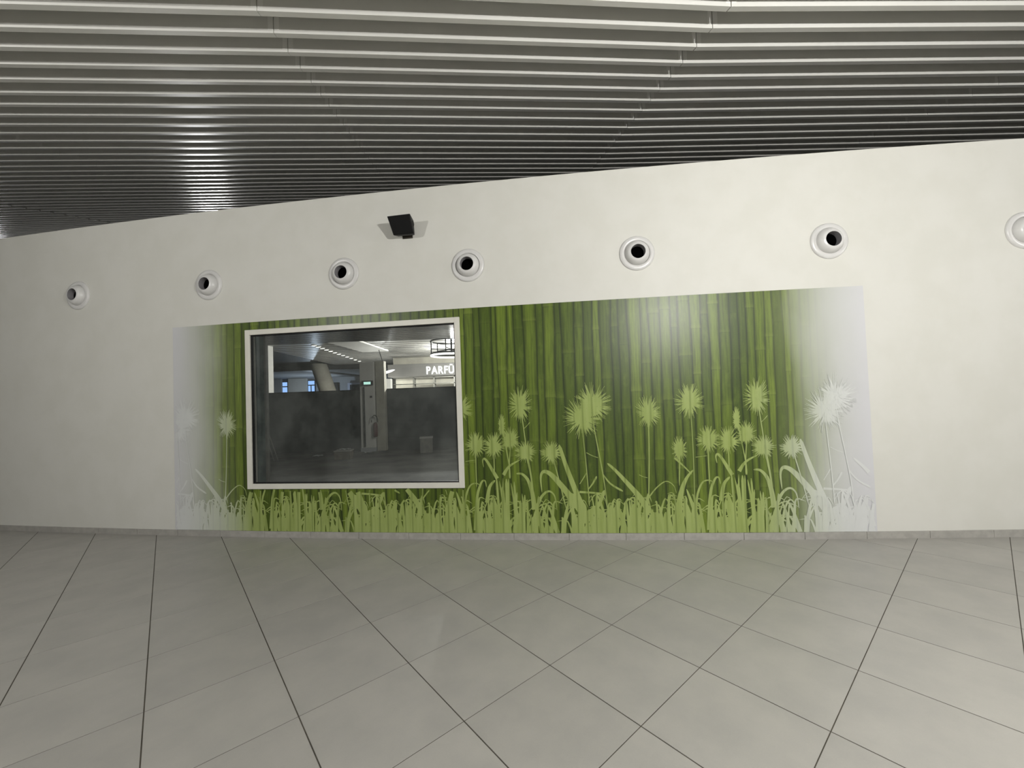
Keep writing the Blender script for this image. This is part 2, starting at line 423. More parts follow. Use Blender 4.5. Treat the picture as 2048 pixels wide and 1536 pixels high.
# ------------------------------------------------------------------ printed mural
MX0, MX1, MZ0, MZ1 = -4.235, 3.655, 0.071, 2.585
random.seed(11)
bounds = [MX0]
while bounds[-1] < MX1-0.05: bounds.append(bounds[-1] + random.choice((0.07,0.085,0.095,0.105,0.12,0.13)))
bounds[-1] = MX1
ph = [(random.uniform(0,6.28), random.uniform(0.5,1.4), random.uniform(-0.012,0.012), random.uniform(0,6.28)) for _ in bounds]
def bx(i,z):
    if i in (0,len(bounds)-1): return bounds[i]
    a,b,c,d = ph[i]
    return bounds[i] + 0.007*math.sin(b*z*2+a) + c*(z-1.3) + 0.003*math.sin(7*z+d)
OX0, OX1, OZ0, OZ1 = -3.20, -0.60, 0.585, 2.47
mv, mf, ma = [], [], []
OFF = 0.003
for i in range(len(bounds)-1):
    nodes = [MZ0 - random.uniform(0.05,0.6)]
    while nodes[-1] < MZ1: nodes.append(nodes[-1] + random.uniform(0.45,1.05))
    base_r = random.random()
    segr = [min(1,max(0,base_r*0.75 + random.uniform(0,0.25))) for _ in nodes]
    rows = sorted(set([MZ0 + (MZ1-MZ0)*q/26 for q in range(27)] + [n for n in nodes if MZ0 < n < MZ1] + [OZ0,OZ1]))
    for r in range(len(rows)-1):
        za, zb = rows[r], rows[r+1]; zm = (za+zb)/2
        sg = max(q for q in range(len(nodes)) if nodes[q] <= zm)
        n0, n1 = nodes[sg], nodes[sg+1]
        quads = [(bx(i,za),bx(i+1,za),bx(i,zb),bx(i+1,zb),0.0,1.0)]
        if OZ0 <= zm <= OZ1:
            l, rr = bx(i,zm), bx(i+1,zm); quads = []
            if l < OX0: quads.append((bx(i,za),min(bx(i+1,za),OX0),bx(i,zb),min(bx(i+1,zb),OX0),0.0,min(1,(OX0-l)/(rr-l))))
            if rr > OX1: quads.append((max(bx(i,za),OX1),bx(i+1,za),max(bx(i,zb),OX1),bx(i+1,zb),max(0,(OX1-l)/(rr-l)),1.0))
        for xa,xb,xc,xd,u0,u1 in quads:
            us = [0,0.5,1]
            for h in range(2):
                b = len(mv); q0, q1 = us[h], us[h+1]
                mv += [W(xa+(xb-xa)*q0,za,OFF), W(xa+(xb-xa)*q1,za,OFF), W(xc+(xd-xc)*q1,zb,OFF), W(xc+(xd-xc)*q0,zb,OFF)]
                mf.append((b,b+1,b+2,b+3))
                va, vb = (za-n0)/(n1-n0), (zb-n0)/(n1-n0)
                ua, ub = u0+(u1-u0)*q0, u0+(u1-u0)*q1
                ma += [(ua,segr[sg],va,1),(ub,segr[sg],va,1),(ub,segr[sg],vb,1),(ua,segr[sg],vb,1)]
# rim of the foil
def rim(xs, zs):
    for a in range(len(xs)-1):
        b = len(mv); mv.extend([W(xs[a],zs[a],0.0005),W(xs[a+1],zs[a+1],0.0005),W(xs[a+1],zs[a+1],OFF),W(xs[a],zs[a],OFF)])
        mf.append((b,b+1,b+2,b+3)); ma.extend([(0.5,0.5,0.5,1)]*4)
sx = [MX0+(MX1-MX0)*q/20 for q in range(21)]
rim(sx,[MZ1]*21); rim(sx,[MZ0]*21); rim([MX0,MX0],[MZ0,MZ1]); rim([MX1,MX1],[MZ0,MZ1])
me = mesh('wall_mural', mv, mf)
at_ = me.color_attributes.new('stalk','FLOAT_COLOR','CORNER')
for i,c in enumerate(ma): at_.data[i].color = c
mural = tag(obj('wall_mural', me, M['bamboo']), 'green printed bamboo and reed mural fading to white at both ends on curved wall', 'mural')

PLUMES = [(0.079,1.473,0.228,0.324,[(0.101,1.311),(0.129,1.044),(0.174,0.703),(0.2,0.402)]),(-0.13,1.25,0.069,0.21,[(-0.117,1.183),(-0.083,0.954),(-0.06,0.801),(-0.055,0.669)]),(-0.036,1.095,0.191,0.209,[(-0.043,1.01),(-0.059,0.839),(-0.065,0.669)]),(-0.428,1.041,0.214,0.23,[(-0.431,0.941),(-0.433,0.769),(-0.432,0.578)]),(-0.225,1.029,0.212,0.229,[(-0.228,0.918),(-0.229,0.728)]),(0.126,0.95,0.208,0.199,[(0.142,0.864),(0.172,0.666),(0.193,0.477)]),(0.398,0.944,0.206,0.206,[(0.423,0.859),(0.479,0.624),(0.537,0.344)]),(0.741,1.311,0.35,0.374,[(0.749,1.142),(0.771,0.769),(0.783,0.527),(0.787,0.361)]),(0.857,1.457,0.349,0.355,[(0.867,1.232),(0.924,0.84),(0.956,0.599),(0.976,0.341)]),(1.438,1.348,0.232,0.285,[(1.441,1.216),(1.43,0.83),(1.405,0.374)]),(1.869,1.45,0.264,0.302,[(1.88,1.312),(1.884,0.912),(1.88,0.549),(1.877,0.297)]),(1.749,0.951,0.141,0.209,[(1.744,0.842),(1.728,0.57)])]
BLADES = [([(0.775,0.195),(0.7,0.38),(0.626,0.585),(0.551,0.81),(0.489,1.027)],0.0755,0.034),([(0.766,0.195),(0.663,0.362),(0.54,0.53),(0.416,0.681),(0.344,0.735),(0.297,0.73),(0.277,0.664),(0.285,0.514)],0.0849,0.0094),([(1.418,0.283),(1.319,0.448),(1.199,0.596),(1.079,0.736),(0.995,0.817)],0.0717,0.0189),([(0.19,0.121),(0.226,0.346),(0.287,0.477),(0.364,0.525),(0.423,0.466),(0.44,0.317)],0.0415,0.0075),([(0.264,0.121),(0.3,0.308),(0.35,0.401),(0.39,0.382),(0.405,0.298)],0.0264,0.0075),([(0.197,0.327),(0.181,0.496),(0.143,0.638),(0.079,0.714),(0.013,0.721)],0.0566,0.0151),([(-0.199,0.67),(-0.253,0.766),(-0.308,0.863),(-0.341,0.892),(-0.356,0.863),(-0.347,0.796)],0.0415,0.0075),([(-0.13,0.708),(-0.06,0.805),(0.066,0.875)],0.0415,0.0094),([(-0.596,0.101),(-0.569,0.426),(-0.511,0.588),(-0.442,0.62),(-0.388,0.596)],0.0302,0.0057),([(-0.463,0.101),(-0.432,0.463),(-0.38,0.625),(-0.338,0.647),(-0.323,0.577)],0.0377,0.0075),([(-0.323,0.405),(-0.289,0.576),(-0.224,0.652)],0.049,0.0189),([(1.408,0.443),(1.492,0.546),(1.593,0.615),(1.67,0.571),(1.696,0.489)],0.0151,0.0057),([(1.692,0.861),(1.776,0.778),(1.86,0.685)],0.0226,0.0094),([(1.674,0.082),(1.706,0.316),(1.756,0.533),(1.815,0.659),(1.883,0.734)],0.083,0.0113),([(1.907,0.188),(1.846,0.387),(1.8,0.532)],0.0566,0.0113),([(0.687,0.514),(0.815,0.505),(0.946,0.492)],0.0245,0.0151),([(0.839,0.283),(0.898,0.397),(0.956,0.529)],0.0302,0.0415),([(0.947,0.695),(1.019,0.598),(1.146,0.516)],0.0132,0.0226),([(0.78,0.537),(0.834,0.605),(0.877,0.68)],0.0113,0.0226),([(0.694,0.599),(0.739,0.667),(0.773,0.722)],0.0075,0.0113),([(0.778,0.936),(0.84,0.901),(0.903,0.878)],0.0075,0.0057),([(0.778,0.269),(0.863,0.323),(0.948,0.194)],0.0755,0.0566),([(1.32,0.689),(1.364,0.667),(1.408,0.655)],0.0057,0.0057),([(-0.561,0.863),(-0.502,0.87),(-0.443,0.876)],0.0057,0.0057),([(0.117,1.215),(0.152,1.248),(0.18,1.28)],0.0057,0.0075),([(0.576,0.493),(0.667,0.454),(0.754,0.343)],0.0377,0.0264)]
MASSES = [[(-0.403,0.064),(-0.325,0.367),(-0.27,0.548),(-0.212,0.671),(-0.13,0.723),(-0.074,0.688),(-0.011,0.729),(0.022,0.592),(0.039,0.545),(0.096,0.55),(0.124,0.478),(0.16,0.327),(0.206,0.065)],[(0.934,0.065),(0.977,0.231),(1.01,0.377),(1.063,0.447),(1.169,0.504),(1.138,0.422),(1.211,0.445),(1.251,0.467),(1.289,0.393),(1.371,0.411),(1.44,0.373),(1.459,0.401),(1.5,0.318),(1.548,0.4),(1.587,0.299),(1.612,0.064)],[(0.578,0.066),(0.64,0.251),(0.719,0.398),(0.827,0.342),(0.949,0.212),(0.997,0.065)],[(1.638,0.064),(1.689,0.316),(1.73,0.542),(1.773,0.515),(1.799,0.315),(1.831,0.063)],[(-0.754,0.062),(-0.74,0.503),(-0.681,0.484),(-0.629,0.273),(-0.577,0.063)]]

PERIOD = 2.468
IN0, IN1, IZ0, IZ1 = -3.245, -0.555, 0.545, 2.51   # outline of the window frame
def hidden(x,z): return IN0 < x < IN1 and IZ0 < z < IZ1
LAYER = [0.0036]
def layer():
    LAYER[0] += 0.000012; return LAYER[0]
class Print:
    def __init__(s): s.v, s.f, s.o = [], [], layer()
    def poly(s, pts, lift=True):
        if lift: s.o += 0.000015
        n = len(pts); cx = sum(p[0] for p in pts)/n; cz_ = sum(p[1] for p in pts)/n
        if hidden(cx,cz_) or not (MX0+0.01 < min(p[0] for p in pts) and max(p[0] for p in pts) < MX1-0.01): return
        b = len(s.v); s.v += [W(p[0], max(p[1],MZ0+0.002), s.o) for p in pts]; s.f.append(tuple(range(b,b+n)))
    def strip(s, pts, w0, w1, cuts=5):
        """tapering blade along a smooth path"""
        P = []
        for i in range(len(pts)-1):
            p0,p1,p2,p3 = pts[max(i-1,0)],pts[i],pts[i+1],pts[min(i+2,len(pts)-1)]
            for q in range(cuts):
                t = q/cuts
                P.append(tuple(0.5*((2*p1[c])+(-p0[c]+p2[c])*t+(2*p0[c]-5*p1[c]+4*p2[c]-p3[c])*t*t+(-p0[c]+3*p1[c]-3*p2[c]+p3[c])*t**3) for c in (0,1)))
        P.append(pts[-1]); n = len(P); L, R = [], []
        for i,p in enumerate(P):
            a, b = P[max(i-1,0)], P[min(i+1,n-1)]; dx, dz = b[0]-a[0], b[1]-a[1]; d = math.hypot(dx,dz) or 1
            w = (w0+(w1-w0)*i/(n-1))/2*(0.35 if i == n-1 else 1)
            L.append((p[0]-dz/d*w, p[1]+dx/d*w)); R.append((p[0]+dz/d*w, p[1]-dx/d*w))
        for i in range(n-1): s.poly([L[i],R[i],R[i+1],L[i+1]], i == 0)
    def done(s, name):
        if not s.f: return None
        return obj(name, mesh(name, s.v, s.f), M['grass'], mural)
def plume(P, x, z, w, h, rg):
    n = 26; core = []
    for i in range(n):
        a = 2*math.pi*i/n; r = rg.uniform(0.30,0.50)
        core.append((x+math.cos(a)*w*0.5*r, z+math.sin(a)*h*0.5*r*(1.1 if math.sin(a) > 0 else 0.95)))
    P.poly(core)
    for i in range(150):
        a = rg.uniform(0,2*math.pi); r0, r1 = rg.uniform(0.2,0.45), rg.uniform(0.56,1.26)
        if math.sin(a) > 0.75: r1 *= 1.12
        a2 = a + rg.uniform(-0.12,0.12) + 0.16*math.cos(a)
        p0 = (x+math.cos(a)*w*0.5*r0, z+math.sin(a)*h*0.5*r0); p1 = (x+math.cos(a2)*w*0.5*r1, z+math.sin(a2)*h*0.5*r1)
        dx, dz = p1[0]-p0[0], p1[1]-p0[1]; d = math.hypot(dx,dz) or 1; q = rg.uniform(0.004,0.009)
        P.poly([(p0[0]-dz/d*q,p0[1]+dx/d*q),(p0[0]+dz/d*q,p0[1]-dx/d*q),(p1[0]+dz/d*0.0012,p1[1]-dx/d*0.0012),(p1[0]-dz/d*0.0012,p1[1]+dx/d*0.0012)])
for rep in (-2,-1,0,1):
    dx = rep*PERIOD
    rg = random.Random(77)                       # the print repeats, so do its details
    for x,z,w,h,stem in PLUMES:
        P = Print(); plume(P, x+dx, z, w, h, rg)
        st = [(a+dx,b) for a,b in stem]; P.strip([(x+dx,z)]+st, 0.010, 0.013, 4)
        P.done('printed_plume')
    for pts,w0,w1 in BLADES:
        P = Print(); P.strip([(a+dx,b) for a,b in pts], w0, w1, 4); P.done('printed_blade')
    P = Print()
    for pts in MASSES:
        # leaf clump as a fan of quads so that it follows the curve of the wall
        n = len(pts); xs = [p[0] for p in pts]
        lo, hi = min(xs), max(xs); top = pts[1:-1]
        def ztop(x):
            best = MZ0
            for a in range(n-1):
                (xa,za),(xb,zb) = pts[a],pts[a+1]
                if min(xa,xb) <= x <= max(xa,xb) and abs(xb-xa) > 1e-6: best = max(best, za+(zb-za)*(x-xa)/(xb-xa))
            return best
        N = int((hi-lo)/0.028); mid = (lo+hi)/2
        for q in range(N):
            xt = lo+(hi-lo)*(q+0.5)/N + rg.uniform(-0.01,0.01); zt = ztop(xt)*rg.uniform(0.78,1.02); xb = mid + (xt-mid)*rg.uniform(0.6,1.15) + rg.uniform(-0.05,0.05)
            P.strip([(xb+dx,MZ0+0.002),(xb+(xt-xb)*0.5+dx+rg.uniform(-0.015,0.015),MZ0+(zt-MZ0)*0.5),(xt+dx,zt)], rg.uniform(0.030,0.052), rg.uniform(0.006,0.03), 4)
    o = P.done('printed_leaf_clump')
    if o: tag(o, kind='stuff')
    P = Print()
    x0 = -0.62 + dx
    for q in range(150):                         # low undergrowth
        x = x0 + rg.random()*PERIOD; hgt = rg.uniform(0.12,0.42)**1.0; ln = rg.uniform(-0.16,0.16); c = rg.uniform(0.0,0.10)*(1 if ln > 0 else -1)
        P.strip([(x,MZ0+0.002),(x+ln*0.35,MZ0+hgt*0.6),(x+ln*0.8,MZ0+hgt),(x+ln+c,MZ0+hgt*rg.uniform(0.75,1.0))], rg.uniform(0.014,0.05), 0.004, 3)
    o = P.done('printed_undergrowth')
    if o: tag(o, kind='stuff')

# ------------------------------------------------------------------ window in the wall
win = empty('window_1'); tag(win, kind='structure')
pa, pb = W(-3.215,0,0), W(-0.565,0,0)            # outer edges of the frame in plan
ax = (pb-pa).normalized(); nz = Vector((ax.y,-ax.x,0)); flen = (pb-pa).length
FZ0, FZ1, FW, FP, FB = 0.572, 2.488, 0.062, 0.028, 0.07
def wpt(s,z,o): return pa + ax*s + nz*(o-0.004) + Vector((0,0,z))
def wbox(name,s0,s1,z0,z1,o0,o1,mat,bv=0.0,parent=win):
    me = hexa(name,[wpt(s0,z0,o1),wpt(s1,z0,o1),wpt(s1,z0,o0),wpt(s0,z0,o0),wpt(s0,z1,o1),wpt(s1,z1,o1),wpt(s1,z1,o0),wpt(s0,z1,o0)])
    if bv: bev(me,bv)
    return obj(name, me, mat, parent)
wbox('frame_bar',0,FW,FZ0,FZ1,-FB,FP,M['frame'],0.003); wbox('frame_bar',flen-FW,flen,FZ0,FZ1,-FB,FP,M['frame'],0.003)
wbox('frame_bar',FW,flen-FW,FZ1-FW,FZ1,-FB,FP,M['frame'],0.003); wbox('frame_bar',FW,flen-FW,FZ0,FZ0+FW,-FB,FP,M['frame'],0.003)
g = 0.012
wbox('gasket',FW,FW+g,FZ0+FW,FZ1-FW,-0.03,0.006,M['gasket']); wbox('gasket',flen-FW-g,flen-FW,FZ0+FW,FZ1-FW,-0.03,0.006,M['gasket'])
wbox('gasket',FW+g,flen-FW-g,FZ1-FW-g,FZ1-FW,-0.03,0.006,M['gasket']); wbox('gasket',FW+g,flen-FW-g,FZ0+FW,FZ0+FW+g,-0.03,0.006,M['gasket'])
gl = mesh('pane',[wpt(FW+0.004,FZ0+FW+0.004,-0.012),wpt(flen-FW-0.004,FZ0+FW+0.004,-0.012),wpt(flen-FW-0.004,FZ1-FW-0.004,-0.012),wpt(FW+0.004,FZ1-FW-0.004,-0.012)],[(0,1,2,3)])
obj('pane', gl, M['glass'], win)
wbox('jamb_board',0.045,0.075,FZ0+0.03,FZ1-0.03,-0.19,-0.07,M['jamb'],0.0); wbox('jamb_profile',0.045,0.10,FZ0+0.03,FZ1-0.03,-0.235,-0.19,M['jamb_grey'],0.002)

# ------------------------------------------------------------------ air nozzles
NZ = [(-5.68,3.105),(-3.71,3.085),(-1.93,3.085),(-0.45,3.07),(1.40,3.07),(3.35,3.07),(5.24,3.065)]
NL = ['white round air nozzle at far left of the row, beyond the mural','white round air nozzle above the left fading end of the mural',
 'white round air nozzle above the window, left of the black speaker','white round air nozzle just right of and below the black speaker',
 'white round air nozzle above the glossy bright patch of the mural','white round air nozzle above the right fading end of the mural',
 'white round air nozzle cut off by the right edge of the picture']
flange = lathe('flange',[(0.126,0.0),(0.126,0.016),(0.132,0.020),(0.150,0.021),(0.166,0.017),(0.174,0.009),(0.176,0.0)],48)
prof = [(0.126,0.004)]
for q in range(9):
    a = q/8; prof.append((0.122-0.047*a**1.5, 0.012+0.064*math.sin(a*math.pi/2)))
prof += [(0.0735,0.0775),(0.071,0.075)]
cone = lathe('nozzle_dome', prof, 48)
throat = lathe('throat',[(0.071,0.075),(0.069,0.003)],48)
bottom = lathe('duct_shade_disc',[(0.069,0.003),(0.0001,0.003)],48)  # flat black disc on the uncut wall, shade of the duct as colour
for i,((x,z),lab) in enumerate(zip(NZ,NL)):
    e = empty('air_nozzle'); n = wn(x)
    e.matrix_world = Matrix.Translation(W(x,z,0.0005)) @ n.to_track_quat('Z','Y').to_matrix().to_4x4() @ Matrix.Diagonal((1.07,1.07,1.0,1))
    tag(e, lab, 'air nozzle', 'air nozzles along the top of the wall')
    obj('flange',flange,M['nozzle'],e); d_ = obj('nozzle_dome',cone,M['nozzle'],e); obj('throat',throat,M['throat'],d_); obj('duct_shade_disc',bottom,M['duct_shade'],d_)

# ------------------------------------------------------------------ loudspeaker
spx, spz = -1.15, 3.545
e = empty('loudspeaker'); n = wn(spx)
ang = math.atan2(wslope(spx),1)
e.matrix_world = Matrix.Translation(W(spx,spz,0)) @ Matrix.Rotation(ang,4,'Z')
tag(e, 'small black wedge shaped loudspeaker mounted on the white wall above the nozzles', 'loudspeaker')
F = -0.212; Bk = -0.045
cab = hexa('cabinet',[(-0.116,-0.115,-0.108),(0.128,-0.115,-0.108),(0.110,Bk,-0.098),(-0.085,Bk,-0.098),(-0.145,F,0.072),(0.122,F,0.078),(0.102,Bk,0.070),(-0.105,Bk,0.066)])
cb = obj('cabinet',bev(cab,0.006,2),M['spk'],e)
gr = hexa('grille',[(-0.108,-0.124,-0.102),(0.120,-0.124,-0.102),(0.120,-0.112,-0.102),(-0.108,-0.112,-0.102),(-0.134,F-0.008,0.064),(0.114,F-0.008,0.070),(0.114,F+0.006,0.070),(-0.134,F+0.006,0.064)])
obj('grille',bev(gr,0.004),M['spk_grille'],cb)
kn = lathe('bracket_knob',[(0.034,0),(0.034,0.014),(0.028,0.02),(0.0001,0.02)],20); k = obj('bracket_knob',kn,M['spk'],e); k.location = (0.104,-0.12,0.005); k.rotation_euler = (0,math.pi/2,0)
obj('wall_plate',boxme('wall_plate',-0.05,0.07,-0.012,-0.0008,-0.114,0.05,0.002),M['bracket'],e)
obj('bracket_arm',boxme('bracket_arm',-0.03,0.05,-0.06,-0.006,-0.02,0.02,0.002),M['bracket'],e)

# ------------------------------------------------------------------ hall seen through the window
def slab(name, pts, h, mat, parent=None):           # quad in plan order extruded upwards
    p = [Vector(q) for q in pts]; return obj(name, hexa(name, p+[q+Vector((0,0,h)) for q in p]), mat, parent)
def px_x(px, Y): return at(px, 768, Y).x
def px_z(px, py, Y): return at(px, py, Y).z
hf = boxme('floor_hall', -24,6, 5.2,30, -0.003,0.0)
def hall_box(name,x0,x1,y0,y1,z0,z1,mat,parent=None,bv=0): return obj(name, boxme(name,x0,x1,y0,y1,z0,z1,bv), mat, parent)
hv = [W(x,0.0,-WT-0.002) for x in (-13,-8,-4,0,4)]
hpts = [(p.x,p.y,0.001) for p in hv] + [(4,30,0.001),(-22,30,0.001),(-22,6,0.001)]
tag(obj('floor_hall', mesh('floor_hall', hpts, [tuple(range(len(hpts)))]), M['hall_floor']), kind='structure')
PY = 13.0
tag(hall_box('wall_partition',-16,4,PY,PY+0.08,0,1.905,M['partition']), kind='structure')
tag(hall_box('trim_1',-16,4,PY-0.012,PY+0.092,1.905,1.935,M['hall_dark']), kind='structure')
tag(hall_box('wall_back',-24,6,30,30.2,0,4.6,M['hall_wall']), kind='structure')
tag(hall_box('wall_left',-22.2,-22,7.5,30,0,4.6,M['hall_wall']), kind='structure')
# low dark soffit right behind the window, then a slatted ceiling further in
sx_ = [-13+0.85*i for i in range(21)]
sv = [W(x,3.22,-WT-0.004) for x in sx_] + [Vector((x,11.2,3.22)) for x in sx_]
n_ = len(sx_); sv += [p+Vector((0,0,0.1)) for p in sv]
sf = []
for i in range(n_-1):
    for o_ in (0,2*n_): sf.append((o_+i,o_+i+1,o_+n_+i+1,o_+n_+i))
    for a_,b_ in ((0,2*n_),(n_,3*n_)): sf.append((a_+i,a_+i+1,b_+i+1,b_+i))
for i in (0,n_-1): sf.append((i,n_+i,3*n_+i,2*n_+i))
sof = tag(obj('ceiling_soffit', fixn(mesh('ceiling_soffit',sv,sf)), M['hall_dark']), kind='structure')
v, f = [], []
for q in range(31):
    y = 6.5 + q*0.15
    b = len(v); v += [(-12.9,y,3.20),(3.9,y,3.20),(3.9,y+0.05,3.20),(-12.9,y+0.05,3.20),(-12.9,y,3.22),(3.9,y,3.22),(3.9,y+0.05,3.22),(-12.9,y+0.05,3.22)]
    f += [tuple(b+i for i in h) for h in HEX]
tag(obj('soffit_slats', fixn(mesh('soffit_slats',v,f)), M['soffit'], sof), kind='stuff')
tag(hall_box('trim_4',-13,3.9,11.2,11.72,3.33,3.74,M['hall_dark']), kind='structure')  # added to close the gap that leaked light onto the baffles
hc = tag(hall_box('ceiling_hall',-24,5,11.7,30,3.62,3.72,M['hall_dark']), kind='structure')
v, f = [], []
q0 = 12.3
while q0 < 21.0:
    xl = -8.6 - (q0-14.0)*0.09
    b = len(v); v += [(xl,q0,3.50),(4,q0,3.50),(4,q0+0.34,3.50),(xl,q0+0.34,3.50),(xl,q0,3.62),(4,q0,3.62),(4,q0+0.34,3.62),(xl,q0+0.34,3.62)]
    f += [tuple(b+i for i in h) for h in HEX]; q0 += 0.48
tag(obj('ceiling_slats', fixn(mesh('ceiling_slats',v,f)), M['hall_slat'], hc), kind='stuff')
raft = [at(655,686,12.4), at(716,681,12.4), at(768,702,15.5), at(735,709,15.5)]
zr = 3.44
raft = [(-5.75,12.3,zr),(-4.75,12.3,zr),(-4.7,15.6,zr),(-5.7,15.6,zr)]
t = slab('ceiling_raft', raft, 0.05, M['hall_white']); tag(t,'white flat ceiling raft below the slats, seen through the window','ceiling raft')
tag(hall_box('trim_2',-18,4,21.3,21.55,3.26,3.5,M['hall_dark']), kind='structure')
tag(hall_box('ceiling_rear',-20,4,21.56,30,3.36,3.42,M['hall_wall']), kind='structure')
tag(slab('trim_3', [(-11.45,21.6,3.30),(-11.0,21.6,3.30),(-10.4,29.9,3.30),(-10.9,29.9,3.30)], 0.06, M['hall_dark']), kind='structure')
# row of downlights
dl = lathe('downlight',[(0.09,0.02),(0.09,0.0),(0.075,-0.006)],14); dn = lathe('lens',[(0.075,-0.006),(0.0001,-0.007)],14)
for q in range(13):
    a = q/12.0; px, py = 628+(727-628)*a, 692+(726-692)*a
    d = ray(px,py); s = (3.47-CAMH)/d.z; c = Vector((0,0,CAMH))+d*s
    o = obj('downlight', dl, M['hall_white']); o.location = (c.x,c.y,3.482); obj('lens', dn, M['spot_emit'], o)
    tag(o, 'tiny lit downlight in the diagonal row on the hall ceiling', 'downlight', 'downlights on the hall ceiling')
# left pillar, slanted round column and wall piers
def pier(name, px0, px1, Y, dep, mat, lab, z1=3.6, cat='pillar'):
    x0, x1 = px_x(px0,Y), px_x(px1,Y); o = hall_box(name,x0,x1,Y,Y+dep,0,z1,mat,None,0.01); return tag(o,lab,cat)
pier('pillar',522,537,13.3,0.3,M['hall_white'],'pale square pillar at the left end of the dark partition',3.5)
pier('wall_pier',576,613,29.3,0.2,M['hall_white'],'broad pale wall pier between the two blue lit windows',3.34,'pier')
pier('wall_pier',538,562,29.3,0.2,M['hall_wall'],'grey wall pier left of the blue lit windows',3.34,'pier')
pier('dark_opening_block',664,676,28.0,0.3,M['hall_dark'],'dark block in place of the dark opening right of the slanted round column',2.9)  # solid dark block standing for a dark opening
b0, b1 = at(656,783,21.0), at(640,737,21.0)
dirc = (b1-b0); b0 = b0 + dirc*((0-b0.z)/dirc.z); b1 = b0 + dirc*((3.55-b0.z)/dirc.z)
n = 32; v, f = [], []
for p,r in ((b0,0.44),(b0+(b1-b0)*0.5,0.42),(b1,0.40)):
    for i in range(n): a = 2*math.pi*i/n; v.append((p.x+r*math.cos(a), p.y+r*math.sin(a), p.z))
for j in range(2):
    for i in range(n): f.append((j*n+i,j*n+(i+1)%n,(j+1)*n+(i+1)%n,(j+1)*n+i))
f += [tuple(range(n)), tuple(2*n+i for i in range(n))]
tag(obj('round_column', fixn(mesh('round_column',v,f,True)), M['concrete_col']),'leaning round beige concrete column beyond the dark partition','column')
wl = [('window_2',564.5,574.5,3.12,()),('window_3',616,629,3.16,(622,))]
for nm,p0,p1,zt_,mull in wl:
    x0, x1 = px_x(p0,29.9), px_x(p1,29.9); w_ = empty(nm); tag(w_,kind='structure')
    hall_box('pane',x0,x1,29.93,29.97,0.9,zt_,M['sky_pane'],w_)
    for a,b in ((x0-0.06,x0),(x1,x1+0.06)): hall_box('frame_bar',a,b,29.9,29.98,0.85,zt_+0.05,M['hall_dark'],w_)
    for m_ in mull: xm = px_x(m_,29.9); hall_box('frame_bar',xm-0.03,xm+0.03,29.88,29.93,0.9,zt_-0.3,M['jamb_grey'],w_)
    hall_box('frame_bar',x0,x1,29.9,29.98,zt_,zt_+0.05,M['hall_dark'],w_); hall_box('frame_bar',x0,x1,29.88,29.93,zt_-0.36,zt_-0.28,M['jamb_grey'],w_)
d1 = empty('door_1'); tag(d1,kind='structure')
xa, xb, zd = px_x(695,29.7), px_x(722,29.7), px_z(700,766,29.7)
hall_box('door_leaf',xa+0.2,xb-0.1,29.75,29.8,0,zd-0.12,M['hall_dark'],d1)
hall_box('frame_bar',xa,xa+0.17,29.7,29.82,0,zd,M['sky_frame'],d1); hall_box('frame_bar',xa+0.17,xb,29.7,29.82,zd-0.12,zd,M['sky_frame'],d1)
# column in front of the partition
x0, x1 = px_x(719,12.6), px_x(747,12.6)
pc = empty('service_column',(0,0,0)); tag(pc,'white service column with green exit sign in front of the dark partition','column')
hall_box('shaft',x0,x1,12.62,12.9,0.12,2.77,M['hall_white'],pc,0.006)
hall_box('plinth',x0-0.01,x1+0.01,12.6,12.92,0.0,0.12,M['hall_wall'],pc)
hall_box('cable_duct',x0+0.10,x0+0.145,12.585,12.62,0.15,2.0,M['hall_dark'],pc)
hall_box('socket',x1-0.12,x1-0.06,12.6,12.62,1.66,1.72,M['hall_dark'],pc)
x2, x3 = px_x(753,12.8), px_x(770,12.8)
tag(hall_box('square_post',x2,x3,12.72,12.95,0,2.80,M['concrete_col'],None,0.006),'slim beige square post right of the white service column','post')
ex = empty('exit_sign'); tag(ex,'small green lit exit sign box on the service column','exit sign')
ec = at(734,767,12.5)
hs_ = hall_box('housing',ec.x-0.16,ec.x+0.16,12.5,12.58,ec.z-0.06,ec.z+0.085,M['hall_dark'],ex)
hall_box('lens',ec.x-0.10,ec.x+0.11,12.49,12.5,ec.z-0.03,ec.z+0.05,M['exit_emit'],hs_)
hall_box('arm',ec.x-0.02,ec.x+0.02,12.54,12.63,ec.z-0.02,ec.z+0.02,M['hall_dark'],ex)
# shop front with lettering and shelf
x0, x1 = px_x(776,18), px_x(960,18)
tag(hall_box('shop_fascia',x0,x1,18.0,18.895,px_z(850,752,18),px_z(850,727,18),M['fascia'],None,0.01),'grey shop fascia carrying white lit lettering','fascia')
tag(hall_box('wall_shop',x0,x1,18.9,19.0,0,3.5,M['concrete_col']),kind='structure')
sg = empty('shop_sign'); tag(sg,'white lit letters PARFÜ on the grey shop fascia','sign')
p = at(853,748,17.96); hcap = px_z(853,733,17.96)-p.z; adv = p.x
def letter(ch):
    c = bpy.data.curves.new('letter','FONT'); c.body = ch; c.size = hcap/0.70; c.extrude = 0.02; c.offset = 0.008
    o = bpy.data.objects.new('letter_tmp', c); COL.objects.link(o)
    dg = bpy.context.evaluated_depsgraph_get(); me = bpy.data.meshes.new_from_object(o.evaluated_get(dg)); bpy.data.objects.remove(o)
    return me
for ch in 'PARFÜ':
    me = letter(ch); me.name = 'letter'; xs = [v.co.x for v in me.vertices]
    o = obj('letter', me, M['sign_letter'], sg); o.location = (adv-min(xs), 17.98, p.z); o.rotation_euler = (math.pi/2,0,0); o.scale = (0.80,1,1); o.location.x = adv-min(xs)*0.8; adv += (max(xs)-min(xs))*0.8+0.04
sh = empty('shelf_unit'); tag(sh,'open grey metal shelf frame below the lit lettering','shelf')
